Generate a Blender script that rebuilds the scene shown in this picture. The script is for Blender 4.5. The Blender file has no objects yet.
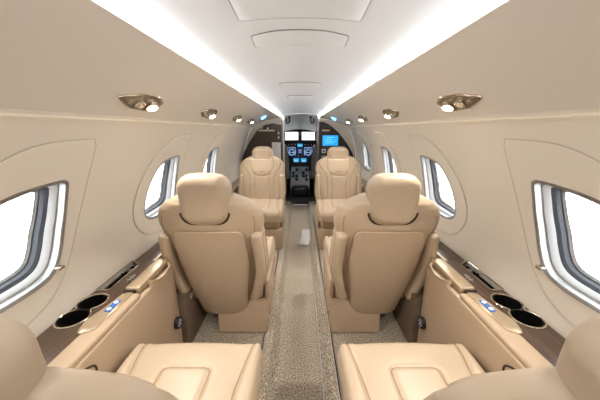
import bpy, bmesh, math, random
from mathutils import Vector, Matrix
PI = math.pi
sc = bpy.context.scene
col = sc.collection
random.seed(4)

# ------------------------------------------------------------------ camera
PITCH = math.atan(71 / 267)
cam_d = bpy.data.cameras.new('camera'); cam = bpy.data.objects.new('camera', cam_d); col.objects.link(cam)
cam_d.sensor_width = 36; cam_d.lens = 36 * 267 / 600; cam_d.clip_start = 0.02
cam.location = (0, 0, 1.15); cam.rotation_euler = (PI / 2 - PITCH, 0, 0)
sc.camera = cam
# ------------------------------------------------------------------ world, exposure
sc.view_settings.view_transform = 'Standard'; sc.view_settings.look = 'None'
sc.view_settings.gamma = 1; sc.view_settings.use_curve_mapping = False
sc.view_settings.exposure = 0.22
world = bpy.data.worlds.new('sky'); sc.world = world; world.use_nodes = True
world.node_tree.nodes['Background'].inputs[0].default_value = (0.93, 0.97, 1, 1)
world.node_tree.nodes['Background'].inputs[1].default_value = 4.0
COVE = 44.0        # cove strip emission
SPOT = 15.0        # reading lamp watts

# ------------------------------------------------------------------ materials
def lin(c):
    return tuple(((v / 255) / 12.92 if v / 255 <= .04045 else ((v / 255 + .055) / 1.055) ** 2.4) for v in c) + (1,)
def mat(name, rgb, rough=.5, metal=0, emit=None, es=0, bump=0, bscale=300, var=0, vscale=8, coat=0, spec=.5):
    m = bpy.data.materials.new(name); m.use_nodes = True
    nt = m.node_tree; b = nt.nodes['Principled BSDF']
    b.inputs['Base Color'].default_value = lin(rgb); b.inputs['Roughness'].default_value = rough
    b.inputs['Metallic'].default_value = metal; b.inputs['Specular IOR Level'].default_value = spec
    b.inputs['Coat Weight'].default_value = coat
    if emit: b.inputs['Emission Color'].default_value = lin(emit); b.inputs['Emission Strength'].default_value = es
    tc = nt.nodes.new('ShaderNodeTexCoord')
    if bump:
        n = nt.nodes.new('ShaderNodeTexNoise'); n.inputs['Scale'].default_value = bscale; n.inputs['Detail'].default_value = 3
        bp = nt.nodes.new('ShaderNodeBump'); bp.inputs['Strength'].default_value = bump; bp.inputs['Distance'].default_value = .002
        nt.links.new(tc.outputs['Object'], n.inputs['Vector']); nt.links.new(n.outputs[0], bp.inputs['Height'])
        nt.links.new(bp.outputs[0], b.inputs['Normal'])
    if var:
        n = nt.nodes.new('ShaderNodeTexNoise'); n.inputs['Scale'].default_value = vscale; n.inputs['Detail'].default_value = 2
        mx = nt.nodes.new('ShaderNodeMix'); mx.data_type = 'RGBA'
        mx.inputs['A'].default_value = lin(tuple(max(0, v * (1 - var)) for v in rgb)); mx.inputs['B'].default_value = lin(tuple(min(255, v * (1 + var)) for v in rgb))
        nt.links.new(tc.outputs['Object'], n.inputs['Vector']); nt.links.new(n.outputs[0], mx.inputs['Factor'])
        nt.links.new(mx.outputs['Result'], b.inputs['Base Color'])
    return m
M = {}
M['leather'] = mat('tan_leather', (180, 160, 135), .38, bump=.12, bscale=260, var=.015)
M['leather_side'] = mat('tan_leather_panel', (176, 153, 127), .55, bump=.1, bscale=260)
M['panelgap'] = mat('panel_seam_beige', (200, 186, 164), .7)
M['seam'] = mat('leather_seam', (150, 120, 88), .6)
M['shadow_gap'] = mat('dark_gap', (52, 38, 28), .8)
M['wall'] = mat('cream_wall_fabric', (234, 225, 210), .65, bump=.05, bscale=500)
M['overhead'] = mat('overhead_cream', (230, 223, 212), .55, bump=.04, bscale=400)
M['ceiling'] = mat('ceiling_white', (228, 230, 232), .55)
M['cream_trim'] = mat('cream_trim', (236, 226, 205), .4)
M['wframe'] = mat('window_frame_silver', (172, 172, 172), .28, metal=.8)
M['wframe2'] = mat('window_frame_white', (206, 206, 206), .35)
M['gasket'] = mat('window_gasket_grey', (72, 76, 84), .5)
M['chrome'] = mat('polished_nickel', (215, 205, 190), .12, metal=1)
M['bronze'] = mat('dark_champagne_metal', (130, 112, 90), .3, metal=.9)
M['satin'] = mat('satin_champagne_metal', (214, 194, 165), .3, metal=.75)
M['silver'] = mat('brushed_silver', (200, 198, 194), .28, metal=.9)
M['postgrey'] = mat('door_post_metal', (110, 106, 102), .35, metal=.8)
M['black'] = mat('black_plastic', (22, 22, 24), .45)
M['matte'] = mat('matte_black_lining', (14, 14, 14), .95, spec=.1)
M['cupblack'] = mat('cup_lining_black', (18, 16, 15), .3)
M['darkgrey'] = mat('dark_grey_plastic', (62, 62, 66), .6)
M['midgrey'] = mat('mid_grey_trim', (120, 118, 116), .6)
M['lightgrey'] = mat('light_grey_panel', (190, 190, 190), .5)
M['blue'] = mat('blue_button', (60, 100, 170), .3, emit=(70, 120, 210), es=.15)
M['bluelight'] = mat('button_lamp', (200, 225, 255), .3, emit=(170, 210, 255), es=.6)
M['screen'] = mat('screen_blue', (20, 110, 190), .3, emit=(30, 165, 235), es=.9)
M['screen_line'] = mat('screen_pale_blue', (150, 220, 250), .3, emit=(150, 225, 250), es=.8)
M['screen_dk'] = mat('screen_navy', (10, 20, 50), .2, emit=(40, 80, 130), es=.6)
M['screen_w'] = mat('screen_symbols', (210, 230, 250), .3, emit=(200, 225, 250), es=.9)
M['screen_cy'] = mat('screen_cyan', (30, 150, 200), .3, emit=(60, 170, 220), es=.8)
M['red'] = mat('red_button', (190, 40, 30), .4)
M['lamp'] = mat('reading_lamp_lens', (255, 255, 255), .3, emit=(255, 246, 230), es=18)
M['cove'] = mat('cove_strip_led', (255, 255, 255), .5, emit=(250, 252, 255), es=COVE)
M['bluecove'] = mat('blue_accent_led', (120, 190, 255), .5, emit=(90, 175, 255), es=6)
M['darkcarpet'] = mat('brown_side_carpet', (104, 88, 72), .95, bump=.5, bscale=300, var=.2, vscale=250)

def wood():
    m = mat('walnut_veneer', (92, 70, 54), .3, coat=.15); nt = m.node_tree; b = nt.nodes['Principled BSDF']
    tc = nt.nodes.new('ShaderNodeTexCoord'); mp = nt.nodes.new('ShaderNodeMapping'); mp.inputs['Scale'].default_value = (60, 5, 60)
    n = nt.nodes.new('ShaderNodeTexNoise'); n.inputs['Scale'].default_value = 1.5; n.inputs['Detail'].default_value = 5
    r = nt.nodes.new('ShaderNodeValToRGB'); r.color_ramp.elements[0].position = .3; r.color_ramp.elements[1].position = .7
    r.color_ramp.elements[0].color = lin((58, 42, 31)); r.color_ramp.elements[1].color = lin((92, 70, 54))
    nt.links.new(tc.outputs['Object'], mp.inputs['Vector']); nt.links.new(mp.outputs[0], n.inputs['Vector'])
    nt.links.new(n.outputs[0], r.inputs[0]); nt.links.new(r.outputs[0], b.inputs['Base Color'])
    return m
M['wood'] = wood()
M['darkwood'] = mat('dark_wood_bulkhead', (46, 32, 24), .4, var=.15, vscale=12, coat=.1)
def carpet():
    m = mat('speckled_taupe_carpet', (160, 145, 125), .95); nt = m.node_tree; b = nt.nodes['Principled BSDF']
    b.inputs['Specular IOR Level'].default_value = .1
    tc = nt.nodes.new('ShaderNodeTexCoord')
    n = nt.nodes.new('ShaderNodeTexNoise'); n.inputs['Scale'].default_value = 150; n.inputs['Detail'].default_value = 3; n.inputs['Roughness'].default_value = .7
    r = nt.nodes.new('ShaderNodeValToRGB'); e = r.color_ramp.elements
    e[0].position = .38; e[0].color = lin((92, 82, 69)); e[1].position = .62; e[1].color = lin((214, 202, 184))
    mid = r.color_ramp.elements.new(.5); mid.color = lin((158, 146, 128))
    nt.links.new(tc.outputs['Object'], n.inputs['Vector']); nt.links.new(n.outputs[0], r.inputs[0]); nt.links.new(r.outputs[0], b.inputs['Base Color'])
    bp = nt.nodes.new('ShaderNodeBump'); bp.inputs['Strength'].default_value = .8; bp.inputs['Distance'].default_value = .004
    nt.links.new(n.outputs[0], bp.inputs['Height']); nt.links.new(bp.outputs[0], b.inputs['Normal'])
    return m
M['carpet'] = carpet()
def clear(name, alpha, rough=.05, tint=(1, 1, 1, 1)):
    m = bpy.data.materials.new(name); m.use_nodes = True; nt = m.node_tree; nt.nodes.clear()
    o = nt.nodes.new('ShaderNodeOutputMaterial'); t = nt.nodes.new('ShaderNodeBsdfTransparent'); g = nt.nodes.new('ShaderNodeBsdfGlossy')
    t.inputs[0].default_value = tint; g.inputs['Roughness'].default_value = rough
    x = nt.nodes.new('ShaderNodeMixShader'); x.inputs[0].default_value = alpha
    nt.links.new(t.outputs[0], x.inputs[1]); nt.links.new(g.outputs[0], x.inputs[2]); nt.links.new(x.outputs[0], o.inputs[0])
    return m
M['glass'] = clear('window_glass', .05)
M['film'] = clear('clear_plastic_film', .5, .25)
_nt = M['film'].node_tree; _g = [n for n in _nt.nodes if n.type == 'BSDF_GLOSSY'][0]; _d = _nt.nodes.new('ShaderNodeBsdfDiffuse'); _d.inputs[0].default_value = (.9, .9, .9, 1)
_nt.links.new(_d.outputs[0], [n for n in _nt.nodes if n.type == 'MIX_SHADER'][0].inputs[2])

# ------------------------------------------------------------------ helpers
def link(name, verts, faces, m, parent=None, smooth=True, label=None):
    me = bpy.data.meshes.new(name); me.from_pydata([tuple(v) for v in verts], [], faces)
    bm = bmesh.new(); bm.from_mesh(me)
    bmesh.ops.remove_doubles(bm, verts=bm.verts, dist=1e-6)
    bmesh.ops.recalc_face_normals(bm, faces=bm.faces)
    bm.to_mesh(me); bm.free()
    me.materials.append(m)
    if smooth:
        for p in me.polygons: p.use_smooth = True
        me.set_sharp_from_angle(angle=math.radians(38))
    o = bpy.data.objects.new(name, me); col.objects.link(o)
    if parent: o.parent = parent
    if label: o['label'] = label
    return o
def empty(name, loc=(0, 0, 0), rz=0):
    o = bpy.data.objects.new(name, None); col.objects.link(o); o.location = loc; o.rotation_euler = (0, 0, rz); o.empty_display_size = .1
    return o
def tag(o, label, cat, group=None):
    o['label'] = label; o['category'] = cat
    if group: o['group'] = group
    return o
def struct(o):
    o['kind'] = 'structure'; return o
def axis(h, r, mid, k=4):
    inner = h - r; a = [-(inner + r * math.tan(PI / 4 * i / k)) for i in range(k, 0, -1)]
    b = [-inner + 2 * inner * i / mid for i in range(mid + 1)]
    return a + b + [-v for v in reversed(a)]
def rbox(hx, hy, hz, r, mids=(2, 2, 2), fn=None, k=4, c=(0, 0, 0)):
    """rounded box mesh, each vertex optionally displaced by fn(p, n)"""
    X, Y, Z = axis(hx, r, mids[0], k), axis(hy, r, mids[1], k), axis(hz, r, mids[2], k)
    V, F, idx = [], [], {}
    def vert(x, y, z):
        key = (round(x, 6), round(y, 6), round(z, 6))
        if key in idx: return idx[key]
        i = Vector((max(-hx + r, min(hx - r, x)), max(-hy + r, min(hy - r, y)), max(-hz + r, min(hz - r, z))))
        d = Vector((x, y, z)) - i
        n = d.normalized() if d.length > 1e-9 else Vector((0, 0, 1))
        p = i + n * r + Vector(c)
        if fn: p = Vector(fn(p, n))
        V.append(p); idx[key] = len(V) - 1
        return idx[key]
    def grid(A, B, f):
        for i in range(len(A) - 1):
            for j in range(len(B) - 1):
                q = [f(A[i], B[j]), f(A[i + 1], B[j]), f(A[i + 1], B[j + 1]), f(A[i], B[j + 1])]
                q = [vert(*t) for t in q]
                if len(set(q)) > 2: F.append(list(dict.fromkeys(q)))
    for s in (-1, 1):
        grid(X, Y, lambda a, b: (a, b, s * hz)); grid(X, Z, lambda a, b: (a, s * hy, b)); grid(Y, Z, lambda a, b: (s * hx, a, b))
    return V, F
def box(name, x0, x1, y0, y1, z0, z1, m, parent=None, r=.004, fn=None, mids=(1, 1, 1), label=None, k=2):
    r = min(r, (x1 - x0) * .45, (y1 - y0) * .45, (z1 - z0) * .45)
    V, F = rbox((x1 - x0) / 2, (y1 - y0) / 2, (z1 - z0) / 2, r, mids, fn, k, ((x0 + x1) / 2, (y0 + y1) / 2, (z0 + z1) / 2))
    return link(name, V, F, m, parent, label=label)
def tube_data(pts, r, n=8, closed=False, V=None, F=None):
    V = [] if V is None else V; F = [] if F is None else F
    pts = [Vector(p) for p in pts]; N = len(pts); base = len(V); up = None
    for i, p in enumerate(pts):
        if closed: t = (pts[(i + 1) % N] - pts[i - 1])
        else: t = pts[min(i + 1, N - 1)] - pts[max(i - 1, 0)]
        t = t.normalized()
        if up is None: up = t.orthogonal().normalized()
        up = (up - t * up.dot(t)).normalized(); s = t.cross(up)
        for k in range(n):
            a = 2 * PI * k / n; V.append(p + (up * math.cos(a) + s * math.sin(a)) * r)
    for i in range(N if closed else N - 1):
        j = (i + 1) % N
        for k in range(n):
            F.append([base + i * n + k, base + i * n + (k + 1) % n, base + j * n + (k + 1) % n, base + j * n + k])
    if not closed:
        F.append([base + k for k in range(n)]); F.append([base + (N - 1) * n + k for k in reversed(range(n))])
    return V, F
def tube(name, pts, r, m, parent=None, n=8, closed=False, label=None):
    V, F = tube_data(pts, r, n, closed); return link(name, V, F, m, parent, label=label)
def rings(name, R, m, parent=None, caps=True, closed_loop=False, label=None):
    n = len(R[0]); V = [p for r in R for p in r]; F = []
    L = len(R)
    for i in range(L if closed_loop else L - 1):
        j = (i + 1) % L
        for k in range(n): F.append([i * n + k, i * n + (k + 1) % n, j * n + (k + 1) % n, j * n + k])
    if caps and not closed_loop: F.append(list(range(n))); F.append([(L - 1) * n + k for k in reversed(range(n))])
    return link(name, V, F, m, parent, label=label)
def cyl(name, c, ax, prof, m, parent=None, n=24, label=None, caps=True):
    """turned shape: prof = [(distance along axis, radius)]"""
    c = Vector(c); ax = Vector(ax).normalized(); u = ax.orthogonal().normalized(); v = ax.cross(u)
    R = [[c + ax * d + (u * math.cos(2 * PI * k / n) + v * math.sin(2 * PI * k / n)) * max(r, 1e-5) for k in range(n)] for d, r in prof]
    return rings(name, R, m, parent, label=label, caps=caps)
def interp(tab, x):
    if x <= tab[0][0]: return tab[0][1]
    for (a, p), (b, q) in zip(tab, tab[1:]):
        if x <= b:
            t = (x - a) / (b - a); return p + (q - p) * t
    return tab[-1][1]
def smooth_line(pts, n=8, closed=False):
    P = [Vector(p) for p in pts]; out = []; N = len(P)
    for i in range(N if closed else N - 1):
        if closed: a, b, c, d = P[i - 1], P[i], P[(i + 1) % N], P[(i + 2) % N]
        else: a, b, c, d = P[max(i - 1, 0)], P[i], P[i + 1], P[min(i + 2, N - 1)]
        for k in range(n):
            t = k / n
            out.append(.5 * ((2 * b) + (c - a) * t + (2 * a - 5 * b + 4 * c - d) * t * t + (3 * b - a - 3 * c + d) * t ** 3))
    if not closed: out.append(P[-1])
    return out
def round_poly(pts, radii, n=6):
    """2-D polygon with rounded corners"""
    out = []; N = len(pts)
    for i in range(N):
        p = Vector(pts[i]); a = Vector(pts[i - 1]) - p; b = Vector(pts[(i + 1) % N]) - p
        r = radii[i] if isinstance(radii, (list, tuple)) else radii
        la, lb = a.length, b.length; a.normalize(); b.normalize(); ang = a.angle(b)
        d = min(r / math.tan(ang / 2), la * .49, lb * .49)
        p0, p1 = p + a * d, p + b * d
        for k in range(n + 1):
            t = k / n; out.append(p0 * (1 - t) ** 2 + p * 2 * t * (1 - t) + p1 * t * t)
    return out
def resample(pts, n):
    P = [Vector(p) for p in pts]; P.append(P[0]); L = [0]
    for a, b in zip(P, P[1:]): L.append(L[-1] + (b - a).length)
    out = []; j = 0
    for i in range(n):
        s = L[-1] * i / n
        while L[j + 1] < s: j += 1
        t = (s - L[j]) / max(1e-9, L[j + 1] - L[j]); out.append(P[j].lerp(P[j + 1], t))
    return out
def slab(name, outline, f, h, m, parent=None, inner=.0, steps=5, label=None, soft=.25, hole=None):
    """thin panel following a surface: f(u, v, offset) -> xyz ; outline in (u, v)"""
    n = len(outline); c = sum((Vector(p) for p in outline), Vector((0, 0))) / n
    R = []
    R.append([f(p[0], p[1], -.003) for p in outline])
    R.append([f(p[0], p[1], h * .6) for p in outline])
    e = min(.006, soft * .05)
    def sh(p, d):
        v = Vector(p) - c; return c + v * max(0, (v.length - d)) / max(v.length, 1e-6)
    o1 = [sh(p, .004) for p in outline]
    R.append([f(p[0], p[1], h) for p in o1])
    if hole is None:
        for s in range(1, steps):
            t = 1 - s / steps
            R.append([f(*(c + (p - c) * t), h) for p in o1])
        ctr = f(c[0], c[1], h); V = [q for r in R for q in r]; F = []
        for i in range(len(R) - 1):
            for k in range(n): F.append([i * n + k, i * n + (k + 1) % n, (i + 1) * n + (k + 1) % n, (i + 1) * n + k])
        V.append(ctr); b = (len(R) - 1) * n
        for k in range(n): F.append([b + k, b + (k + 1) % n, len(V) - 1])
    else:
        for s in range(1, steps + 1):
            t = s / steps; R.append([f(*(Vector(p).lerp(Vector(q), t)), h) for p, q in zip(o1, hole)])
        R.append([f(q[0], q[1], -.003) for q in hole])
        V = [q for r in R for q in r]; F = []
        for i in range(len(R) - 1):
            for k in range(n): F.append([i * n + k, i * n + (k + 1) % n, (i + 1) * n + (k + 1) % n, (i + 1) * n + k])
    return link(name, V, F, m, parent, label=label)

# ------------------------------------------------------------------ shell of the cabin
RC, ZC = .85, .72
Y0, Y1 = -1.3, 4.12
def wall_x(z): return math.sqrt(max(0, RC * RC - (z - ZC) ** 2))
def wall_profile():
    P = [(.835, -.10), (.835, .49)]
    for i in range(25): z = .53 + (1.21 - .53) * i / 24; P.append((wall_x(z), z))
    return P
def make_wall(side):
    P = wall_profile(); out = [(x + .09, z) for x, z in P]
    ys = [Y0 + (Y1 - Y0) * i / 24 for i in range(25)]
    R = [[(side * x, y, z) for x, z in P + out[::-1]] for y in ys]
    return R
WIN_F = [.015 + .893 * i for i in range(-1, 5)]            # forward edges of the windows
def win_outline(yf, side=1, grow=0):
    rel = [(0, .966), (-.001, .92), (-.008, .86), (-.025, .80), (-.045, .742), (-.082, .685), (-.14, .662), (-.25, .658), (-.36, .662), (-.41, .70), (-.39, .77), (-.335, .855), (-.26, .93), (-.19, .958), (-.1, .971), (-.02, .976)]
    o = [Vector((v[0], v[1])) for v in smooth_line([(yf + a, b, 0) for a, b in rel], 6, closed=True)]
    o = resample(o, 56)
    if grow:
        c = Vector((yf - .17, .83)); o = [p + (p - c).normalized() * grow for p in o]
    return o
def panel_outline(yf):
    pts = [(.105, 1.112), (.105, .95), (.02, .75), (-.13, .60), (-.34, .58), (-.50, .60), (-.545, .72), (-.48, .92), (-.36, 1.04), (-.22, 1.095), (-.04, 1.115)]
    pts = [(.108, 1.09), (.104, 1.0), (.075, .88), (.02, .75), (-.05, .65), (-.15, .585), (-.32, .565), (-.45, .60), (-.51, .68), (-.50, .77), (-.425, .89), (-.315, 1.0), (-.21, 1.072), (-.10, 1.108), (.06, 1.115), (.098, 1.112)]
    o = [Vector((v[0], v[1])) for v in smooth_line([(yf + a, b, 0) for a, b in pts], 5, closed=True)]
    o = resample(o, 56)
    return o
def align(o, h):
    """rotate ring h so its points face ring o's"""
    c = sum(h, Vector((0, 0))) / len(h); ang = lambda p: math.atan2(p[1] - c[1], p[0] - c[0])
    best = min(range(len(h)), key=lambda s: sum((o[i] - h[(i + s) % len(h)]).length for i in range(0, len(h), 4)))
    return [h[(i + best) % len(h)] for i in range(len(h))]
for side, nm in ((-1, 'wall_left'), (1, 'wall_right')):
    w = struct(rings(nm, make_wall(side), M['wall']))
    cutters = []
    for i, yf in enumerate(WIN_F):
        if side < 0 and i == 5: continue
        o = win_outline(yf, grow=.002)
        cR = [[(side * x, p[0], p[1]) for p in o] for x in (.70, 1.1)]
        c = rings('cutter', cR, M['wall']); cutters.append(c)
        md = w.modifiers.new('b', 'BOOLEAN'); md.operation = 'DIFFERENCE'; md.object = c; md.solver = 'EXACT'
    dg = bpy.context.evaluated_depsgraph_get(); me = bpy.data.meshes.new_from_object(w.evaluated_get(dg))
    w.modifiers.clear(); w.data = me
    for c in cutters: bpy.data.objects.remove(c)
    me.set_sharp_from_angle(angle=math.radians(30))
# window panels, frames, gaskets, panes
wn = 0
for side in (-1, 1):
    for i, yf in enumerate(WIN_F):
        if side < 0 and i == 5: continue
        wn += 1
        f = lambda u, v, o: (side * (wall_x(v) - o), u, v)
        W = struct(empty('window_%d' % wn, (0, 0, 0)))
        pan = panel_outline(yf); h = align(pan, win_outline(yf))
        slab('reveal_panel', pan, f, .005, M['wall'], W, hole=h, steps=8)
        g = [f(p[0], p[1], .0035) for p in pan]
        tube('panel_gap', g, .0014, M['panelgap'], W, 6, closed=True)
        def ring_at(grow, depth):
            o = win_outline(yf, grow=grow); return [(side * (wall_x(p[1]) + depth), p[0], p[1]) for p in o]
        rings('window_frame', [ring_at(.012, -.003), ring_at(.010, -.0065), ring_at(.002, -.0065), ring_at(-.003, -.004), ring_at(-.006, .016), ring_at(-.004, .02), ring_at(.0015, .02)], M['wframe'], W, caps=False)
        rings('inner_ring', [ring_at(.0015, .02), ring_at(-.010, .02), ring_at(-.015, .026), ring_at(-.018, .042), ring_at(.0015, .044)], M['wframe2'], W, caps=False)
        rings('gasket', [ring_at(.0015, .044), ring_at(-.020, .043), ring_at(-.028, .05), ring_at(-.030, .066), ring_at(.0015, .068)], M['gasket'], W, caps=False)
        rings('outer_rim', [ring_at(.0015, .068), ring_at(-.034, .067), ring_at(-.040, .075), ring_at(.0015, .08)], M['wframe'], W, caps=False)
        gl = ring_at(-.036, .072)
        cc = sum((Vector(p) for p in gl), Vector()) / len(gl)
        rings('pane', [gl, [tuple(Vector(p) + Vector((side * .004, 0, 0))) for p in gl]], M['glass'], W)
        if yf > -.2:
            box('shade_tab', min(side * .815, side * .835), max(side * .815, side * .835), yf - .095, yf - .07, .684, .696, M['chrome'], W)

# ceiling / overhead panels, taper forward of y=3.2
def cs(y):
    t = max(0, min(1, (y - 3.2) / .92)); t = t * t * (3 - 2 * t) if t < 1 else 1
    return (.42 - .135 * t, 1.40 - .08 * t, 1.50 - .125 * t, t)
ysl = [Y0 + (3.2 - Y0) * i / 12 for i in range(13)] + [3.2 + .92 * i / 10 for i in range(1, 11)]
def ceil_z(x, y):
    cx_, cz, top, t = cs(y); u = min(1, abs(x) / (cx_ + .03)); return top - (top - cz - .012) * u ** 2.4
R = []
for y in ysl:
    cx_, cz, top, t = cs(y); hw = cx_ + .03
    a = [(hw * s, y, ceil_z(hw * s, y)) for s in [-1 + i / 12 for i in range(25)]]
    b = [(p[0], y, p[2] + .02) for p in reversed(a)]
    R.append(a + b)
struct(rings('ceiling', R, M['ceiling']))
def over_pt(side, s, y, off=0):
    """s 0 outer ledge .. 1 cove edge on the sloping overhead panel"""
    cx_, cz, top, t = cs(y); x0, z0 = .712, 1.19
    x = x0 + (cx_ - x0) * s; z = z0 + (cz - z0) * s + .012 * math.sin(PI * s)
    return (side * (x - off * .6), y, z - off * .8)
for k, side in enumerate((-1, 1)):
    R = []
    for y in ysl:
        cx_, cz, top, t = cs(y)
        lower = [over_pt(side, i / 12, y) for i in range(13)]
        lip = [(side * cx_, y, cz + .012), (side * (cx_ + .012), y, cz + .014), (side * (cx_ + .05), y, cz - .005)]
        back = [(side * .76, y, 1.24), (side * .76, y, 1.185), (side * .722, y, 1.178), (side * .712, y, 1.182)]
        R.append(lower + lip + back)
    struct(rings('trim_%d' % (k + 1), R, M['overhead']))
    # back of the cove
    R = []
    for y in ysl:
        cx_, cz, top, t = cs(y)
        R.append([(side * (cx_ + .022), y, cz + .002), (side * (cx_ + .05), y, cz + .002), (side * (cx_ + .06), y, cz + .06), (side * (cx_ + .02), y, cz + .06)])
    struct(rings('trim_%d' % (k + 3), R, M['ceiling']))
    # light coloured rail under the overhead panel
    R = [[(side * (.706 + dx), y, 1.182 + dz) for dx, dz in ((0, 0), (.002, .006), (.02, .006), (.02, -.006), (.004, -.007))] for y in ysl]
    struct(rings('trim_%d' % (k + 5), R, M['cream_trim']))
    # LED cove strip
    R = []
    for y in ysl:
        cx_, cz, top, t = cs(y)
        R.append([(side * (cx_ + .012), y, cz + .0145), (side * (cx_ - .004), y, cz + .0125), (side * (cx_ - .004), y, cz + .0155), (side * (cx_ + .012), y, cz + .0185)])
    o = rings('cove_light', R, M['cove'])
    tag(o, 'white glowing strip light along the %s edge of the ceiling' % ('left' if side < 0 else 'right'), 'strip light')

# floor with shallow aisle trough
prof = [(-.84, 0), (-.168, 0), (-.156, -.003), (-.145, -.014), (-.130, -.05), (-.12, -.058), (-.11, -.06), (0, -.06), (.108, -.06), (.118, -.058), (.128, -.05), (.142, -.014), (.153, -.003), (.165, 0), (.84, 0)]
V, F = [], []
pr = prof + [(x, -.10) for x, z in reversed(prof)]
ys = [Y0, 0, 1, 2, 3, 4.25]
struct(rings('floor', [[(x, y, z) for x, z in pr] for y in ys], M['carpet']))
for k, side in enumerate((-1, 1)):
    b = struct(box('baseboard_' + ('left' if side < 0 else 'right'), min(side * .60, side * .82), max(side * .60, side * .82), 1.21, Y1 - .02, 0, .30, M['darkcarpet']))
struct(box('wall_back', -.95, .95, Y0 - .05, Y0, -.1, 1.6, M['wall']))

# side ledge forward of the cabinets
for side in (-1, 1):
    t = empty('side_ledge', (side * .75, 1.2, 0)); L = 3.74 if side < 0 else 4.08
    tag(t, 'narrow dark wood side ledge running forward below the %s windows' % ('left' if side < 0 else 'right'), 'ledge')
    a, b = sorted((-side * .02, side * .074)); box('wood_top', a, b, 0, L - 1.2, .497, .517, M['wood'], t, r=.003)
    a, b = sorted((-side * .035, -side * .018)); box('metal_edge', a, b, 0, L - 1.2, .488, .522, M['satin'], t, r=.004)
    a, b = sorted((-side * .03, side * .074)); box('lower_panel', a, b, 0, L - 1.2, .29, .496, M['leather_side'], t, r=.003)

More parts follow.
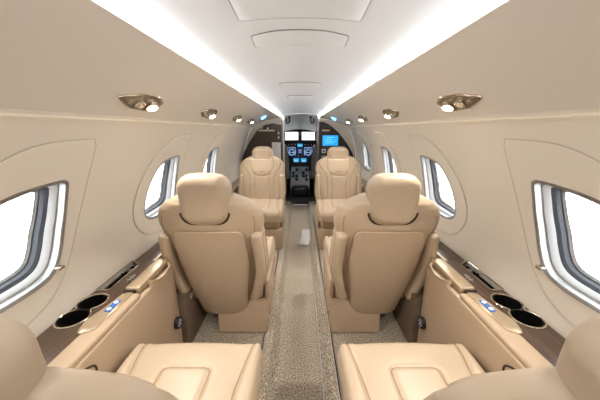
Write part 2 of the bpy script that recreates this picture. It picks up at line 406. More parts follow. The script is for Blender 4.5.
# ------------------------------------------------------------------ side cabinets with cup holders
def cabinet(side):
    nm = 'left' if side < 0 else 'right'
    t = empty('side_cabinet', (side * .64, .4, 0))
    tag(t, 'tan leather side cabinet with wood top and cup holders along the %s wall' % nm, 'cabinet')
    def bx(name, x0, x1, y0, y1, z0, z1, m, r=.004, par=t, **k):
        a, b = sorted((side * x0 - side * .64, side * x1 - side * .64)); return box(name, a, b, y0 - .4, y1 - .4, z0, z1, m, par, r, **k)
    def T(x, y, z): return (side * (x - .64), y - .4, z)
    bx('body', .628, .80, .43, 1.20, .0, .505, M['leather_side'], .012)
    bx('rear_body', .70, .80, -.5, .42, .0, .499, M['leather_side'], .008)
    bx('rim', .632, .70, .44, .93, .495, .523, M['leather_side'], .01)
    # wood top made as a strip with real recesses cut for the cups and the tray
    cups = [(.779, .782), (.779, .872)]
    cr = .0465
    w = bx('wood_top', .692, .825, -.5, 1.199, .500, .5205, M['wood'], .002)
    cut = []
    for (cx_, cy_) in cups:
        cut.append(cyl('cutter', T(cx_, cy_, .40), (0, 0, 1), [(0, cr), (.3, cr)], M['wood'], t, 32))
    o = round_poly([(.772, .95), (.826, .95), (.826, 1.20), (.772, 1.16)], .003, 3)
    cut.append(rings('cutter', [[T(p[0], p[1], z) for p in o] for z in (.49, .6)], M['wood'], t))
    body = [c for c in t.children if c.name.startswith('body')][0]
    for tgt in (w, body):
        for c in cut:
            md = tgt.modifiers.new('b', 'BOOLEAN'); md.operation = 'DIFFERENCE'; md.object = c; md.solver = 'EXACT'
        dg = bpy.context.evaluated_depsgraph_get(); me = bpy.data.meshes.new_from_object(tgt.evaluated_get(dg)); tgt.modifiers.clear(); tgt.data = me
        me.set_sharp_from_angle(angle=math.radians(35))
    for c in cut: bpy.data.objects.remove(c)
    # cup holder: figure of eight rim + two black wells
    pts = []
    d = cups[1][1] - cups[0][1]
    rr = cr + .003
    th = math.acos((d / 2 - .004) / rr)
    for k in range(25):            # upper circle, sweep avoiding the waist
        a = (-PI / 2 + th) + (2 * PI - 2 * th) * k / 24
        pts.append((cups[1][0] + rr * math.cos(a), cups[1][1] + rr * math.sin(a)))
    for k in range(25):
        a = (PI / 2 + th) + (2 * PI - 2 * th) * k / 24
        pts.append((cups[0][0] + rr * math.cos(a), cups[0][1] + rr * math.sin(a)))
    ch = empty('cup_holder', T(.779, .827, .52)); ch.parent = t
    C = Vector(T(.779, .827, .52))
    tube('metal_rim', [Vector(T(p[0], p[1], .522)) - C for p in pts], .0035, M['chrome'], ch, 8, closed=True)
    for c in cups:
        cyl('cup_well', Vector(T(c[0], c[1], .5215)) - C, (0, 0, -1), [(-.0008, cr + .001), (.0, cr - .002), (.085, cr - .006), (.088, .0)], M['cupblack'], ch, 32, caps=False)
    # storage tray
    tr = empty('tray', T(.80, 1.06, .52)); tr.parent = t; C2 = Vector(T(.80, 1.06, .52))
    rim = [Vector(T(p[0], p[1], .5215)) - C2 for p in resample(o, 60)]
    tube('tray_rim', rim, .0028, M['chrome'], tr, 6, closed=True)
    def bt(name, x0, x1, y0, y1, z0, z1, m):
        q = [Vector(T(x, y, z)) - C2 for x, y, z in ((x0, y0, z0), (x1, y1, z1))]
        return box(name, min(q[0].x, q[1].x), max(q[0].x, q[1].x), q[0].y, q[1].y, z0 - .52, z1 - .52, m, tr, .001)
    bt('tray_base', .772, .826, .95, 1.185, .493, .4975, M['matte'])
    bt('tray_divider', .774, .824, 1.10, 1.104, .498, .506, M['matte'])
    cyl('socket', Vector(T(.80, 1.13, .4975)) - C2, (0, 0, 1), [(0, .011), (.012, .011), (.013, .008), (.006, .007), (.006, 0)], M['silver'], tr, 16)
    # crest inlay on the wood beside the tray
    Vv, Ff = [], []
    for a, b in (((.722, 1.02), (.752, 1.03)), ((.722, 1.035), (.752, 1.05)), ((.728, 1.055), (.748, 1.062)), ((.737, 1.01), (.737, 1.07))):
        tube_data([T(a[0], a[1], .5212), T((a[0] + b[0]) / 2, (a[1] + b[1]) / 2 + .004, .5216), T(b[0], b[1], .5212)], .0012, 5, V=Vv, F=Ff)
    link('crest_inlay', Vv, Ff, M['lightgrey'], t)
    # satin control strip with two lit buttons
    o = round_poly([(.662, .72), (.705, .70), (.722, .76), (.690, .925), (.655, .925)], [.01, .015, .02, .006, .006], 4)
    o = resample(o, 40)
    slab('control_strip', o, lambda u, v, q: T(u, v, .523 + q), .006, M['satin'], t)
    cp = bx('button_panel', .669, .689, .805, .87, .528, .532, M['blue'], .002)
    for yy in (.818, .856): cyl('button', T(.679, yy, .5315), (0, 0, 1), [(0, .0075), (.002, .0075), (.003, .006), (.003, 0)], M['bluelight'], t, 16)
    # flap with grab handle at the forward end
    bx('flap_gap', .655, .700, .928, .936, .50, .532, M['shadow_gap'], .001)
    bx('flap', .640, .698, .937, 1.19, .515, .540, M['satin'], .006)
    hp = smooth_line([(.640, 1.0, .528), (.626, 1.01, .522), (.616, 1.04, .515), (.613, 1.085, .512), (.618, 1.13, .515), (.630, 1.16, .522), (.642, 1.165, .528)], 6)
    V, F = [], []
    R = []
    for i, p in enumerate(hp):
        tt = hp[min(i + 1, len(hp) - 1)] - hp[max(i - 1, 0)]; tt.normalize(); s = Vector((-tt.y, tt.x, 0)).normalized()
        ring = [p + s * .004 + Vector((0, 0, .006)), p + s * -.004 + Vector((0, 0, .006)), p + s * -.004 - Vector((0, 0, .012)), p + s * .004 - Vector((0, 0, .012))]
        R.append([T(*q) for q in ring])
    rings('grab_handle', R, M['satin'], t)
    # stowed armrest outline pressed in the side panel
    arch = smooth_line([(.6275, .48, .50), (.6275, .50, .478), (.6275, .545, .476), (.6275, .60, .478), (.6275, .645, .462), (.6275, .662, .44), (.6275, .650, .40), (.6275, .64, .34)], 6)
    tube('pocket_seam', [T(*p) for p in arch], .0035, M['shadow_gap'], t, 6)
    # round vent near the floor
    v = empty('floor_vent', T(.622, 1.15, .20)); v.parent = t
    cyl('vent_ring', (0, 0, 0), (-side, 0, 0), [(-.004, .03), (.012, .03), (.016, .026), (.012, .024), (-.004, .024)], M['black'], v)
    for k in range(7):
        a = k * 2 * PI / 6; rr_ = .016 if k else 0
        cyl('vent_hole', (-side * .0, rr_ * math.cos(a), rr_ * math.sin(a)), (-side, 0, 0), [(.0, .0045), (.014, .0045), (.015, 0)], M['lightgrey'], v, 10)
    cyl('vent_plate', (0, 0, 0), (-side, 0, 0), [(-.004, .025), (.009, .025), (.009, 0)], M['black'], v)
    return t
cabinet(-1); cabinet(1)

# ------------------------------------------------------------------ seats
WT = [(.095, .120), (.115, .142), (.24, .168), (.34, .193), (.45, .205), (.55, .217), (.65, .243), (.71, .254), (.75, .252), (.79, .236), (.82, .205), (.845, .16), (.86, .12), (.87, .07)]
def bw(z):
    return interp(WT, z)
def byc(z): return .01 - .18 * (z - .15) / .7
def bth(z): return interp([(.095, .03), (.13, .055), (.3, .07), (.7, .07), (.82, .055), (.86, .035), (.87, .01)], z)
def back_surf(u, z, side):
    """u = x/halfwidth in -1..1; side +1 front, -1 rear"""
    n = 3.2; t = bth(z); k = .030 * abs(u) ** 3 if side > 0 else .025 * abs(u) ** 3
    return byc(z) + side * t * (1 - min(1, abs(u)) ** n) ** (1 / n) + k
def segd(p, a, b):
    ab = (b[0] - a[0], b[1] - a[1]); l = ab[0] ** 2 + ab[1] ** 2
    t = max(0, min(1, ((p[0] - a[0]) * ab[0] + (p[1] - a[1]) * ab[1]) / l)) if l else 0
    return math.hypot(p[0] - a[0] - ab[0] * t, p[1] - a[1] - ab[1] * t)
def pl(pts, n=6): return [(v[0], v[1]) for v in smooth_line([(a, b, 0) for a, b in pts], n)]
def dist(p, lines):
    return min(segd(p, a, b) for L in lines for a, b in zip(L, L[1:]))
def sym(pts): return [pts, [(-a, b) for a, b in pts]]
FRONT_SEAMS = [pl([(.222, .79), (.20, .74), (.155, .68), (.135, .62), (.13, .52), (.13, .42)]), pl([(.12, .845), (.13, .76), (.11, .71), (.085, .66), (.08, .55), (.085, .42)])]
FRONT_SEAMS = [s for q in FRONT_SEAMS for s in sym(q)] + [pl([(-.105, .705), (-.07, .665), (-.04, .655), (.04, .655), (.07, .665), (.105, .705)])]
def make_seat(inb, coff=.018, front=.48, arms=True):
    """leather cabin seat facing +y; inb = local x sign of the aisle side"""
    t = empty('cabin_seat')
    # --- backrest (ring loft)
    R = []; nU = 110
    zs = [.095 + .775 * (i / 130) for i in range(131)]
    for z in zs:
        w = bw(z); ring = []
        for k in range(nU):
            a = 2 * PI * k / nU; c, s = math.cos(a), math.sin(a)
            u = math.copysign(abs(c) ** .75, c); sd = 1 if s >= 0 else -1
            y = back_surf(u, z, sd); x = u * w
            if sd > 0 and abs(u) < .97 and z > .4:
                d = dist((x, z), FRONT_SEAMS); y -= .007 * math.exp(-(d / .007) ** 2)
                if abs(x) < .08 and .42 < z < .655: y += 0
            ring.append((x, y, z))
        R.append(ring)
    rings('backrest', R, M['leather'], t)
    # piping on the front and embossed mark
    def onf(x, z, off=0): return (x, back_surf(x / bw(z), z, 1) + off, z)
    V, F = [], []
    for s in FRONT_SEAMS: tube_data([onf(a, b, -.0058) for a, b in s], .0022, 6, V=V, F=F)
    link('piping', V, F, M['seam'], t)
    V, F = [], []
    for dz, hw in ((.700, .026), (.694, .022), (.688, .012)): tube_data([onf(-hw, dz + .004, .001), onf(0, dz, .001), onf(hw, dz + .004, .001)], .0016, 5, V=V, F=F)
    link('stitched_emblem', V, F, M['seam'], t)
    # --- rear cover panel
    def onr(x, z, off): return (x, back_surf(x / bw(z), z, -1) - off, z)
    o = round_poly([(-.165, .69), (.165, .69), (.175, .5), (.125, .118), (-.125, .118), (-.175, .5)], [.04, .04, .2, .02, .02, .2], 8)
    o = resample(o, 90)
    slab('rear_cover', o, lambda u, v, q: onr(u, v, q), .013, M['leather'], t, steps=8)
    tube('cover_gap', [onr(p[0], p[1], .0025) for p in o], .0042, M['seam'], t, 6, closed=True)
    tube('shell_seam', [(bw(z) * .86 * s_, back_surf(.86, z, -1) - .001, z) for s_ in (1,) for z in [.2 + .56 * i / 30 for i in range(31)]], .0018, M['seam'], t, 6)
    tube('shell_seam', [(-bw(z) * .86, back_surf(.86, z, -1) - .001, z) for z in [.2 + .56 * i / 30 for i in range(31)]], .0018, M['seam'], t, 6)
    # --- headrest
    hy = byc(.83) - .012
    def hf(p, n):
        x, y, z = p; tz = (z - .825) / .13
        x *= 1 + .05 * tz - .03 * tz * tz; y += -.008 * tz + .012 * (x / .13) ** 2 * (1 if n.y > 0 else .6)
        if z > .838: z += -.022 * abs(x / .116) ** 3 * (z - .838) / .122
        if z < .838: z += .030 * abs(x / .116) ** 3 * (.838 - z) / .122
        d = abs((p.z - .915) - .0 * x)
        if n.y < .2: y += .0 if n.z > .5 else 0
        return (x, y, z)
    V, F = rbox(.116, .062, .122, .052, (8, 4, 8), hf, 7, (0, hy, .838))
    hr = link('headrest', V, F, M['leather'], t)
    # dark well behind the headrest
    V, F = [], []
    pts = [hf(Vector((x, hy - .0, z)), Vector((0, 0, 0))) for x, z in ()]
    o2 = round_poly([(-.118, .82), (-.106, .724), (.106, .724), (.118, .82)], [.0, .05, .05, .0], 8)
    ln = [(p[0], back_surf(min(.99, abs(p[0]) / bw(min(p[1], .84))), min(p[1], .84), -1) - .001, p[1] + .02 * (p[0] / .13) ** 2) for p in o2 if p[1] < .81]
    tube('headrest_seam', ln, .005, M['shadow_gap'], t, 8)
    # seam round the headrest top
    # --- seat cushion
    hyy = (front + .05) / 2
    CX, CY, CT = coff * inb, front - hyy, .40
    hxx = .233
    seams = [[(a, b + hyy - .265) for a, b in q] for q in (pl([(.200, .275), (.192, .20), (.178, .12), (.165, 0), (.16, -.2)]), pl([(-.200, .275), (-.192, .20), (-.178, .12), (-.165, 0), (-.16, -.2)]))]
    ins = [(v[0], v[1]) for v in round_poly([(-.080, hyy - .132), (.080, hyy - .132), (.07, -.2), (-.07, -.2)], [.025, .025, .02, .02], 5)]
    ins.append(ins[0]); seams2 = [ins]
    def cf(p, n):
        x, y, z = p; lx, ly = x - CX, y - CY
        fr = ly / hyy
        x = CX + lx * (1 - .03 * max(0, -fr))
        if n.z > .5:
            e = min(1, max(0, (abs(lx) - .165) / .05)); z += .012 * e
            z += .008 * (1 - (lx / .17) ** 2) if abs(lx) < .17 else 0
            z -= .010 * math.exp(-(dist((lx, ly), seams) / .008) ** 2)
            z -= .007 * math.exp(-(dist((lx, ly), seams2) / .006) ** 2)
        if fr > .6: z -= .012 * ((fr - .6) / .4) ** 2 * (1 if n.z > .2 else .3)
        return (x, y, z)
    V, F = rbox(hxx, hyy, .06, .042, (70, 70, 3), cf, 6, (CX, CY, CT - .06))
    cu = link('seat_cushion', V, F, M['leather'], t)
    def ctop(lx, ly):
        z = CT + (.012 * min(1, max(0, (abs(lx) - .165) / .05))) + (.008 * (1 - (lx / .17) ** 2) if abs(lx) < .17 else 0); fr = ly / hyy
        if fr > .6: z -= .012 * ((fr - .6) / .4) ** 2
        r = .042; q = max(0, ly - (hyy - r)); z -= r - math.sqrt(max(0, r * r - q * q))
        return z
    V, F = [], []
    for s in seams: tube_data([(CX + a * (1 - .03 * max(0, -b / hyy)), CY + b, ctop(a, b) - .0095) for a, b in s], .0022, 6, V=V, F=F)
    for s in seams2: tube_data([(CX + a * (1 - .03 * max(0, -b / hyy)), CY + b, ctop(a, b) - .0065) for a, b in s], .002, 6, V=V, F=F)
    link('piping', V, F, M['seam'], cu)
    # cushion tray beneath
    V, F = rbox(.205, hyy - .035, .05, .03, (2, 2, 2), None, 4, (CX, CY - .02, .255))
    link('seat_pan', V, F, M['leather_side'], t)
    # --- armrests stowed against the backrest sides
    for s in ((-1, 1) if arms else ()):
        a = s
        def af(p, n, a=a):
            x, y, z = p; q = (z - .45) / .22
            x += -a * .050 * max(0, (-q)) ** 1.3 - a * .012 * max(0, q) ** 2
            y += -.24 * (z - .45)
            return (x, y, z)
        V, F = rbox(.026, .085, .215, .024, (2, 4, 12), af, 5, (a * .230, -.06, .455))
        ar = link('armrest', V, F, M['leather'], t)
        pts = round_poly([(-.045, .25), (.045, .25), (.045, .64), (-.045, .64)], .03, 5)
        ln = [Vector(af(Vector((a * .2565, -.06 + p[0], p[1])), None)) for p in resample(pts, 50)]
        tube('armrest_seam', ln, .002, M['seam'], ar, 6, closed=True)
        # lower side shroud joining arm and base
        V, F = rbox(.014, .20, .06, .013, (2, 4, 2), None, 3, (a * .243, .17, .27))
        link('side_shroud', V, F, M['leather_side'], t)
    # --- pedestal base, offset to the aisle side
    def pf(p, n):
        x, y, z = p; q = z / .2
        return (x + (x - inb * .10) * .0, y + (.03 * q if y < 0 else 0), z)
    V, F = rbox(.143, .25, .103, .012, (2, 2, 2), pf, 3, (inb * .10, .19, .105))
    link('pedestal', V, F, M['leather_side'], t)
    x_ = inb * .247
    for yy in (.05, .30): cyl('pedestal_bolt', (x_ - inb * .006, yy, .06), (inb, 0, 0), [(0, .009), (.006, .009), (.008, .006), (.008, 0)], M['chrome'], t, 12)
    return t
def copy_tree(o, parent=None):
    c = o.copy(); col.objects.link(c); c.parent = parent
    for ch in list(o.children): copy_tree(ch, c)
    return c
pA = make_seat(1); pB = make_seat(-1)
pC = make_seat(1, .058, .43, False); pD = make_seat(-1, .058, .43, False)
spots = [(pA, -.432, 1.36, 0, 'tan leather cabin seat seen from behind, left of the aisle ahead of the left cabinet'),
         (pB, .422, 1.36, 0, 'tan leather cabin seat seen from behind, right of the aisle ahead of the right cabinet'),
         (pA, .425, 2.86, PI, 'tan leather cabin seat facing the camera on the right, in front of the blue screen'),
         (pB, -.42, 2.86, PI, 'tan leather cabin seat facing the camera at the far left of the aisle'),
         (pC, -.425, .40, 0, 'nearest left tan seat, cushion and headrest cut off by the lower left edge'),
         (pD, .428, .40, 0, 'nearest right tan seat, cushion and headrest cut off by the lower right edge')]
used = set()
for p, x, y, rz, lab in spots:
    o = p if p.name not in used else copy_tree(p); used.add(p.name)
    o.location = (x, y, 0); o.rotation_euler = (0, 0, rz); tag(o, lab, 'seat', 'leather cabin seats')

# seat rails on the floor
def rail(x, lab):
    V, F = [], []
    t = empty('seat_rail', (x, 0, 0)); tag(t, lab, 'rail', 'seat rails')
    box('channel', -.008, .008, -1.1, 3.6, .0002, .005, M['silver'], t, .001)
    box('slot', -.003, .003, -1.1, 3.6, .0045, .0056, M['shadow_gap'], t, .0004)
    return t
rail(-.205, 'thin metal seat rail in the carpet left of the aisle beside the near left cushion')
rail(.18, 'thin metal seat rail in the carpet right of the aisle beside the near right cushion')
t = box('aisle_edge_strip', .1095, .1145, -1.2, 4.1, -.059, -.052, M['silver'], None, .001)
tag(t, 'bright thin metal edging strip along the right side of the sunken aisle carpet', 'trim strip')
V, F = rbox(.05, .22, .0015, .001, (2, 2, 1), lambda p, n: (p.x + .02 * math.sin(p.y * 9), p.y, p.z + .004 * (1 + math.sin(p.x * 40 + p.y * 22))), 1, (.06, 2.86, -.05))
tag(link('plastic_film', V, F, M['film']), 'clear plastic sheet lying at the right of the aisle by the far right seat', 'plastic sheet')

# ------------------------------------------------------------------ overhead reading lights
def frame_at(side, y, s=.27):
    a, b = Vector(over_pt(side, s - .06, y)), Vector(over_pt(side, s + .06, y)); p = Vector(over_pt(side, s, y))
    u = (b - a).normalized(); n = Vector((0, 1, 0)).cross(u); 
    if n.z > 0: n = -n
    return p, u, n
def reading_light(side, y, lab, aim=-.30):
    p, u, n = frame_at(side, y)
    t = empty('reading_light', p); tag(t, lab, 'reading light', 'overhead reading lights and air nozzles')
    def T(a, b, c): return u * a + Vector((0, 1, 0)) * b + n * c
    o = round_poly([(.008, -.165), (.042, -.05), (.046, .09), (.012, .165), (-.046, .09), (-.042, -.05)], [.008, .06, .05, .01, .05, .06], 5)
    o = resample(o, 48)
    slab('bezel', o, lambda a, b, q: T(a, b, q), .006, M['chrome'], t, steps=3)
    o2 = [Vector(q) * .84 for q in o]
    slab('recess', o2, lambda a, b, q: T(a, b, .0065 + q * .3), .003, M['bronze'], t, steps=3)
    # swivelling lamp
    ax = (n + Vector((0, aim, 0)) - u * .25).normalized()
    cyl('lamp_body', T(0, .065, .002), ax, [(0, .026), (.012, .027), (.022, .026), (.024, .021), (.018, .0205)], M['chrome'], t, 24)
    c = T(0, .065, .002) + ax * .021
    cyl('lamp_lens', c, ax, [(-.004, .0205), (0, .0205), (.003, .013), (.004, 0)], M['lamp'], t, 20)
    # air nozzle
    ax2 = (n + Vector((0, .15, 0))).normalized()
    cyl('air_nozzle', T(0, -.025, .004), ax2, [(0, .024), (.008, .025), (.012, .018), (.020, .017), (.024, .012), (.022, .008), (.012, .007), (.012, 0)], M['chrome'], t, 20)
    cyl('air_knob', T(0, -.08, .004), n, [(0, .011), (.012, .010), (.013, 0)], M['chrome'], t, 16)
    ld = bpy.data.lights.new('reading_lamp_beam', 'SPOT'); ld.energy = SPOT; ld.spot_size = math.radians(95); ld.spot_blend = .8; ld.color = (1, .95, .88); ld.shadow_soft_size = .02
    lo = bpy.data.objects.new('reading_lamp_beam', ld); col.objects.link(lo); lo.parent = t
    lo.location = c + ax * .012; lo.rotation_euler = (ax).to_track_quat('-Z', 'Y').to_euler()
for side, nm in ((-1, 'left'), (1, 'right')):
    for y, w in ((.33, 'unseen beside the camera, added to light seats'), (1.13, 'largest and nearest'), (1.93, 'second nearest'), (2.78, 'third from the camera'), (3.5, 'last before the front bulkhead')):
        reading_light(side, y, 'chrome reading light on the %s overhead panel, %s' % (nm, w), .35 if y < .5 else -.30)  # pair beside the camera is added out of view to light the nearest seats

# ------------------------------------------------------------------ ceiling hatches and vents
def cf_(u, v, q): return (u, v, ceil_z(u, v) - q)
def ceiling_panel(name, pts, rad, lab, cat, m='ceiling', h=.004):
    o = resample(round_poly(pts, rad, 4), 60)
    t = empty(name, (0, sum(p[1] for p in pts) / len(pts), 1.5)); tag(t, lab, cat)
    c = t.location
    g = [Vector(cf_(p[0], p[1], .001)) - c for p in o]
    slab('panel', o, lambda a, b, q: Vector(cf_(a, b, q)) - c, h, M[m], t, steps=6)
    tube('panel_gap', g, .0026, M['midgrey'], t, 5, closed=True)
    for s in (-1, 1):
        e = pts[1] if s > 0 else pts[0]
    return t
ceiling_panel('ceiling_hatch', [(-.195, .985), (.195, .985), (.185, .50), (-.185, .50)], .012, 'large white rectangular hatch overhead at the top of the view', 'hatch')
ceiling_panel('ceiling_hatch', [(-.19, 1.27), (-.185, 1.13), (-.09, 1.10), (0, 1.095), (.09, 1.10), (.185, 1.13), (.19, 1.27)], [.01, .02, .1, .1, .1, .02, .01], 'smaller white hatch in the ceiling with curved near edge', 'hatch')
ceiling_panel('ceiling_vent', [(-.165, 2.42), (.165, 2.42), (.165, 2.22), (-.165, 2.22)], .015, 'white rectangular ceiling vent ahead of the two hatches', 'vent', 'ceiling', .006)
ceiling_panel('ceiling_vent', [(-.14, 3.3), (.14, 3.3), (.14, 3.05), (-.14, 3.05)], .015, 'small white ceiling vent nearest the cockpit', 'vent', 'ceiling', .006)

# ------------------------------------------------------------------ front bulkhead
def bulk_section():
    P = [(.66, 0)]
    for i in range(16): z = .1 + (1.2 - .1) * i / 15; P.append((wall_x(max(z, .2)), z))
    P += [(.285, 1.34)]
    return P
OX0, OX1, OZ = -.235, .262, 1.36
YB = 4.12
for side, nm in ((-1, 'left'), (1, 'right')):
    ox = OX0 if side < 0 else OX1
    P = bulk_section(); P = [(side * x, z) for x, z in P]
    poly = P + [(ox, 1.40), (ox, 0)]
    struct(rings('wall_front_' + nm, [[(x, y, z) for x, z in poly] for y in (YB, YB + .04)], M['wall']))
header = [(-.9, 1.6), (-.9, 1.19), (-.72, 1.19), (-.28, 1.335), (-.22, 1.345)] + [(OX0 + (OX1 - OX0) * i / 10, 1.345 + .02 * math.sin(PI * i / 10)) for i in range(1, 10)] + [(.25, 1.345), (.29, 1.335), (.72, 1.19), (.9, 1.19), (.9, 1.6)]
struct(rings('wall_front_top', [[(x, y, z) for x, z in header] for y in (YB + .001, YB + .05)], M['ceiling']))

# left partition (dark wood) nearer than the right one
t = empty('partition', (-.5, 3.80, 0)); tag(t, 'dark brown wood partition behind the far left seat', 'partition')
pts = [(-.24, 0), (-.24, 1.20), (-.36, 1.225), (-.48, 1.205), (-.60, 1.12), (-.70, .98), (-.79, .82), (-.835, .70), (-.83, .45), (-.66, .0)]
pts = [(a, b) for a, b in pts]
rings('panel', [[(x + .5, y, z) for x, z in pts] for y in (0, .03)], M['darkwood'], t)
box('door_edge', .243, .262, -.012, .05, 0, 1.27, M['postgrey'], t, .003)
pf_ = box('chart_board', .110, .232, -.02, -.003, .70, .97, M['lightgrey'], t, .006)
tube('board_frame', [(.105, -.012, .695), (.236, -.012, .695), (.236, -.012, .975), (.105, -.012, .975)], .006, M['darkgrey'], t, 8, closed=True)
box('shelf_trim', -.07, .15, -.018, 0, 1.12, 1.14, M['satin'], t)
for x in (-.02, .06): cyl('hook', (x, 0, 1.16), (0, -1, 0), [(0, .012), (.02, .012), (.022, .007), (.022, 0)], M['chrome'], t, 12)
for z in (1.08, 1.02): box('switch', .195, .212, -.008, 0, z, z + .03, M['lightgrey'], t, .002)

t = empty('partition', (.5, 4.07, 0)); tag(t, 'dark brown wood partition with a blue screen behind the far right seat', 'partition')
pts = [(.275, 0), (.275, 1.25), (.35, 1.25), (.45, 1.20), (.57, 1.10), (.655, 1.0), (.74, .88), (.80, .78), (.82, .6), (.80, .4), (.66, 0)]
rings('panel', [[(x - .5, y, z) for x, z in pts] for y in (0, .03)], M['darkwood'], t)
box('door_edge', -.252, -.215, -.03, .05, 0, 1.29, M['postgrey'], t, .006)
sc_ = box('monitor', -.175, .075, -.014, 0, .90, 1.07, M['black'], t, .004)
box('monitor_screen', -.165, .065, -.0165, -.013, .912, 1.058, M['screen'], sc_, .001)
V, F = [], []
for z, a, b in ((1.03, -.10, 0), (1.0, -.13, -.02), (.975, -.13, .03), (.95, -.13, 0)): tube_data([(a, -.0168, z), (b, -.0168, z)], .0028, 4, V=V, F=F)
link('screen_text', V, F, M['screen_line'], sc_)
for z in (.80, .70):
    q = box('switch_panel', -.175, -.115, -.012, 0, z, z + .06, M['lightgrey'], t, .003)
    box('switch', -.16, -.13, -.017, -.011, z + .015, z + .045, M['darkgrey'], q, .002)
box('satin_plate', -.175, -.06, -.008, 0, 1.12, 1.14, M['satin'], t)
# blue accent lights at the forward end of the overhead panels
for side, nm in ((-1, 'left'), (1, 'right')):
    y = 3.86 if side > 0 else 3.72
    c = over_pt(side, .62, y, .004)
    o = box('accent_light', -.035, .035, -.05, .05, -.006, .003, M['bluecove'], None, .003); o.location = c
    n_ = frame_at(side, y)[2]; o.rotation_euler = (0, side * .62, 0)
    tag(o, 'small blue accent light at the front end of the %s overhead panel' % nm, 'accent light')

# ------------------------------------------------------------------ cockpit
struct(box('floor_cockpit', -.7, .7, 4.25, 5.6, -.06, .02, M['darkgrey']))
struct(box('wall_cockpit_left', -.74, -.70, 4.17, 5.6, 0, 1.45, M['midgrey']))
struct(box('wall_cockpit_right', .70, .74, 4.17, 5.6, 0, 1.45, M['midgrey']))
# grey overhead of the cockpit, arched, sloping down to the windshield
R = []
for y, zt in ((4.17, 1.40), (4.6, 1.375), (5.0, 1.26), (5.35, 1.13)):
    a = [(-.72 + 1.44 * i / 16, y, zt - .30 * (abs(-1 + i / 8)) ** 2.5) for i in range(17)]
    R.append(a + [(p[0], y, p[2] + .03) for p in reversed(a)])
struct(rings('ceiling_cockpit', R, M['lightgrey']))
# windshield: frame plus two panes
W = struct(empty('window_windshield', (0, 5.36, .99)))
def shield(x0, x1):
    o = round_poly([(x0, -.07), (x1, -.07), (x1, .10), (x0 + .0, .10)], .02, 4); return o
rings('pane', [[(p[0], y, p[1]) for p in shield(-.285, -.045)] for y in (0, .006)], M['glass'], W)
rings('pane', [[(p[0], y, p[1]) for p in shield(.045, .285)] for y in (0, .006)], M['glass'], W)
for nm, b in (('frame', (-.71, .71, -.02, .03, .10, .40)), ('frame', (-.71, .71, -.02, .03, -.98, -.07)), ('center_post', (-.04, .04, -.02, .03, -.07, .10)), ('frame', (-.71, -.285, -.02, .03, -.07, .10)), ('frame', (.285, .71, -.02, .03, -.07, .10))):
    box(nm, *b, M['midgrey'] if nm != 'frame' else M['darkgrey'], W, .004)
# handles and speakers on the cockpit overhead
for side, nm in ((-1, 'left'), (1, 'right')):
    t = empty('grab_handle', (side * .17, 4.45, 1.26)); tag(t, 'dark grab handle on the %s of the cockpit overhead' % nm, 'handle')
    tube('grip', smooth_line([(-side * .0, -.05, .06), (0, -.05, .0), (side * .03, 0, -.02), (side * .05, .06, 0), (side * .05, .06, .06)], 5), .012, M['darkgrey'], t)
    cyl('mount', (0, -.05, .06), (0, 0, 1), [(0, .025), (.02, .025)], M['black'], t, 12)
# instrument panel
t = empty('instrument_panel', (0, 5.05, .75)); tag(t, 'black cockpit instrument panel with glowing blue flight displays', 'instrument panel')
box('panel', -.60, .60, 0, .06, -.32, .16, M['darkgrey'], t, .01)
box('glareshield', -.62, .62, -.10, .22, .16, .20, M['darkgrey'], t, .02)
def disp(x0, x1, z0, z1, m, extra):
    b = box('display', x0, x1, -.012, .0, z0, z1, M['black'], t, .003)
    s = box('display_screen', x0 + .008, x1 - .008, -.014, -.011, z0 + .008, z1 - .008, M[m], b, .001)
    V, F = [], []
    for a in extra:
        tube_data([(x0 + (x1 - x0) * u, -.0145, z0 + (z1 - z0) * v) for u, v in a], .004, 4, V=V, F=F)
    if extra: link('display_symbols', V, F, M['screen_w'], b)
circ = [(.5 + .28 * math.cos(k * PI / 6), .42 + .28 * math.sin(k * PI / 6)) for k in range(13)]
for x0 in (-.25, .06, -.46, .28):
    disp(x0, x0 + .185, -.10, .09, 'screen_dk', [circ, [(.1, .85), (.9, .85)], [(.12, .15), (.12, .7)], [(.88, .15), (.88, .7)], [(.3, .42), (.7, .42)]])
disp(-.055, .055, .07, .145, 'screen_cy', [[(.2, .5), (.8, .5)]])
disp(-.05, .05, -.06, .055, 'screen_dk', [[(.2, .7), (.8, .7)], [(.2, .4), (.8, .4)]])
disp(-.13, -.01, -.21, -.12, 'screen_cy', [[(.2, .5), (.8, .5)], [(.2, .3), (.6, .3)]])
disp(.01, .13, -.21, -.12, 'screen_cy', [[(.2, .5), (.8, .5)], [(.2, .3), (.6, .3)]])
for k in range(8):
    cyl('knob', (-.21 + .06 * k, -.0, .118 if k not in (3, 4) else -.085), (0, -1, 0), [(0, .012), (.018, .010), (.02, 0)], M['silver'], t, 12)
for x in (-.03, 0, .03): box('warning_button', x - .01, x + .01, -.012, 0, -.255, -.235, M['red'], t, .002)
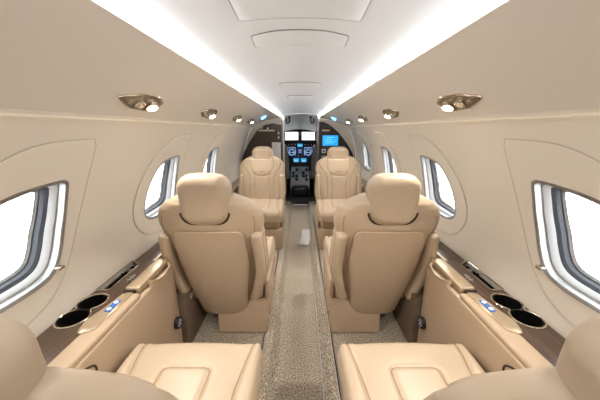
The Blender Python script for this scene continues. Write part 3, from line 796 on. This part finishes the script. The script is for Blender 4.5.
# centre pedestal
t = empty('centre_pedestal', (0, 4.75, .02)); tag(t, 'grey cockpit centre pedestal with throttle levers and switches', 'pedestal')
R = [[(-.17, -.15, 0), (.17, -.15, 0), (.17, .27, 0), (-.17, .27, 0)], [(-.17, -.16, .20), (.17, -.16, .20), (.17, .27, .20), (-.17, .27, .20)],
     [(-.165, -.14, .25), (.165, -.14, .25), (.165, .27, .446), (-.165, .27, .446)]]
rings('pedestal_body', R, M['lightgrey'], t)
def onp(x, y, off): return (x, y, .25 + (y + .14) * .22 / .46 + off)
for i in range(4):
    for j in range(5):
        if j == 2: continue
        x, y = -.12 + .06 * j, -.10 + i * .09
        c = onp(x, y, .0)
        V, F = rbox(.024, .035, .008, .003, (1, 1, 1), lambda p, n: (p.x, p.y, p.z + (p.y - y) * .478), 2, c)
        link('switch_block', V, F, M['darkgrey' if (i + j) % 3 else 'wframe2'], t)
for x, h in ((-.025, .10), (.02, .085)):
    y = .05; a = onp(x, y, 0); L = empty('throttle_lever', a); L.parent = t
    tube('lever_arm', [(0, 0, 0), (0, -.02, h)], .005, M['silver'], L)
    V, F = rbox(.013, .014, .017, .008, (1, 1, 1), None, 3, (0, -.022, h + .01)); link('lever_grip', V, F, M['lightgrey'], L)
cyl('trim_wheel', (.14, -.05, .28), (1, 0, 0), [(-.012, .05), (-.012, .055), (.012, .055), (.012, .05)], M['silver'], t, 24)
V, F = rbox(.15, .12, .09, .06, (3, 3, 3), None, 5, (0, -.20, .09)); link('kick_cover', V, F, M['black'], t)
# yokes and pilot seats
for side, nm in ((-1, 'left'), (1, 'right')):
    t = empty('control_yoke', (side * .36, 4.85, .62)); tag(t, 'black control yoke in front of the %s pilot seat' % nm, 'control yoke')
    tube('column', [(0, .18, -.06), (0, 0, 0)], .014, M['darkgrey'], t)
    tube('wheel', smooth_line([(-.13, 0, .12), (-.15, 0, .03), (-.10, 0, -.02), (0, 0, -.02), (.10, 0, -.02), (.15, 0, .03), (.13, 0, .12)], 5), .015, M['black'], t)
    t = empty('pilot_seat', (side * .38, 4.45, .02)); tag(t, 'dark grey pilot seat beside the pedestal, %s of the cockpit opening' % nm, 'seat')
    V, F = rbox(.20, .05, .28, .045, (3, 2, 4), lambda p, n: (p.x * (1 - .15 * max(0, (p.z - .6) / .3)), p.y - .1 * (p.z - .4), p.z), 4, (0, -.02, .62)); link('backrest', V, F, M['midgrey'], t)
    V, F = rbox(.10, .045, .08, .035, (2, 2, 2), None, 4, (0, -.08, 1.0)); link('headrest', V, F, M['midgrey'], t)
    V, F = rbox(.21, .22, .05, .04, (2, 2, 2), None, 4, (0, .18, .36)); link('cushion', V, F, M['midgrey'], t)
    box('seat_base', -.14, .14, 0, .35, 0, .31, M['darkgrey'], t, .01)
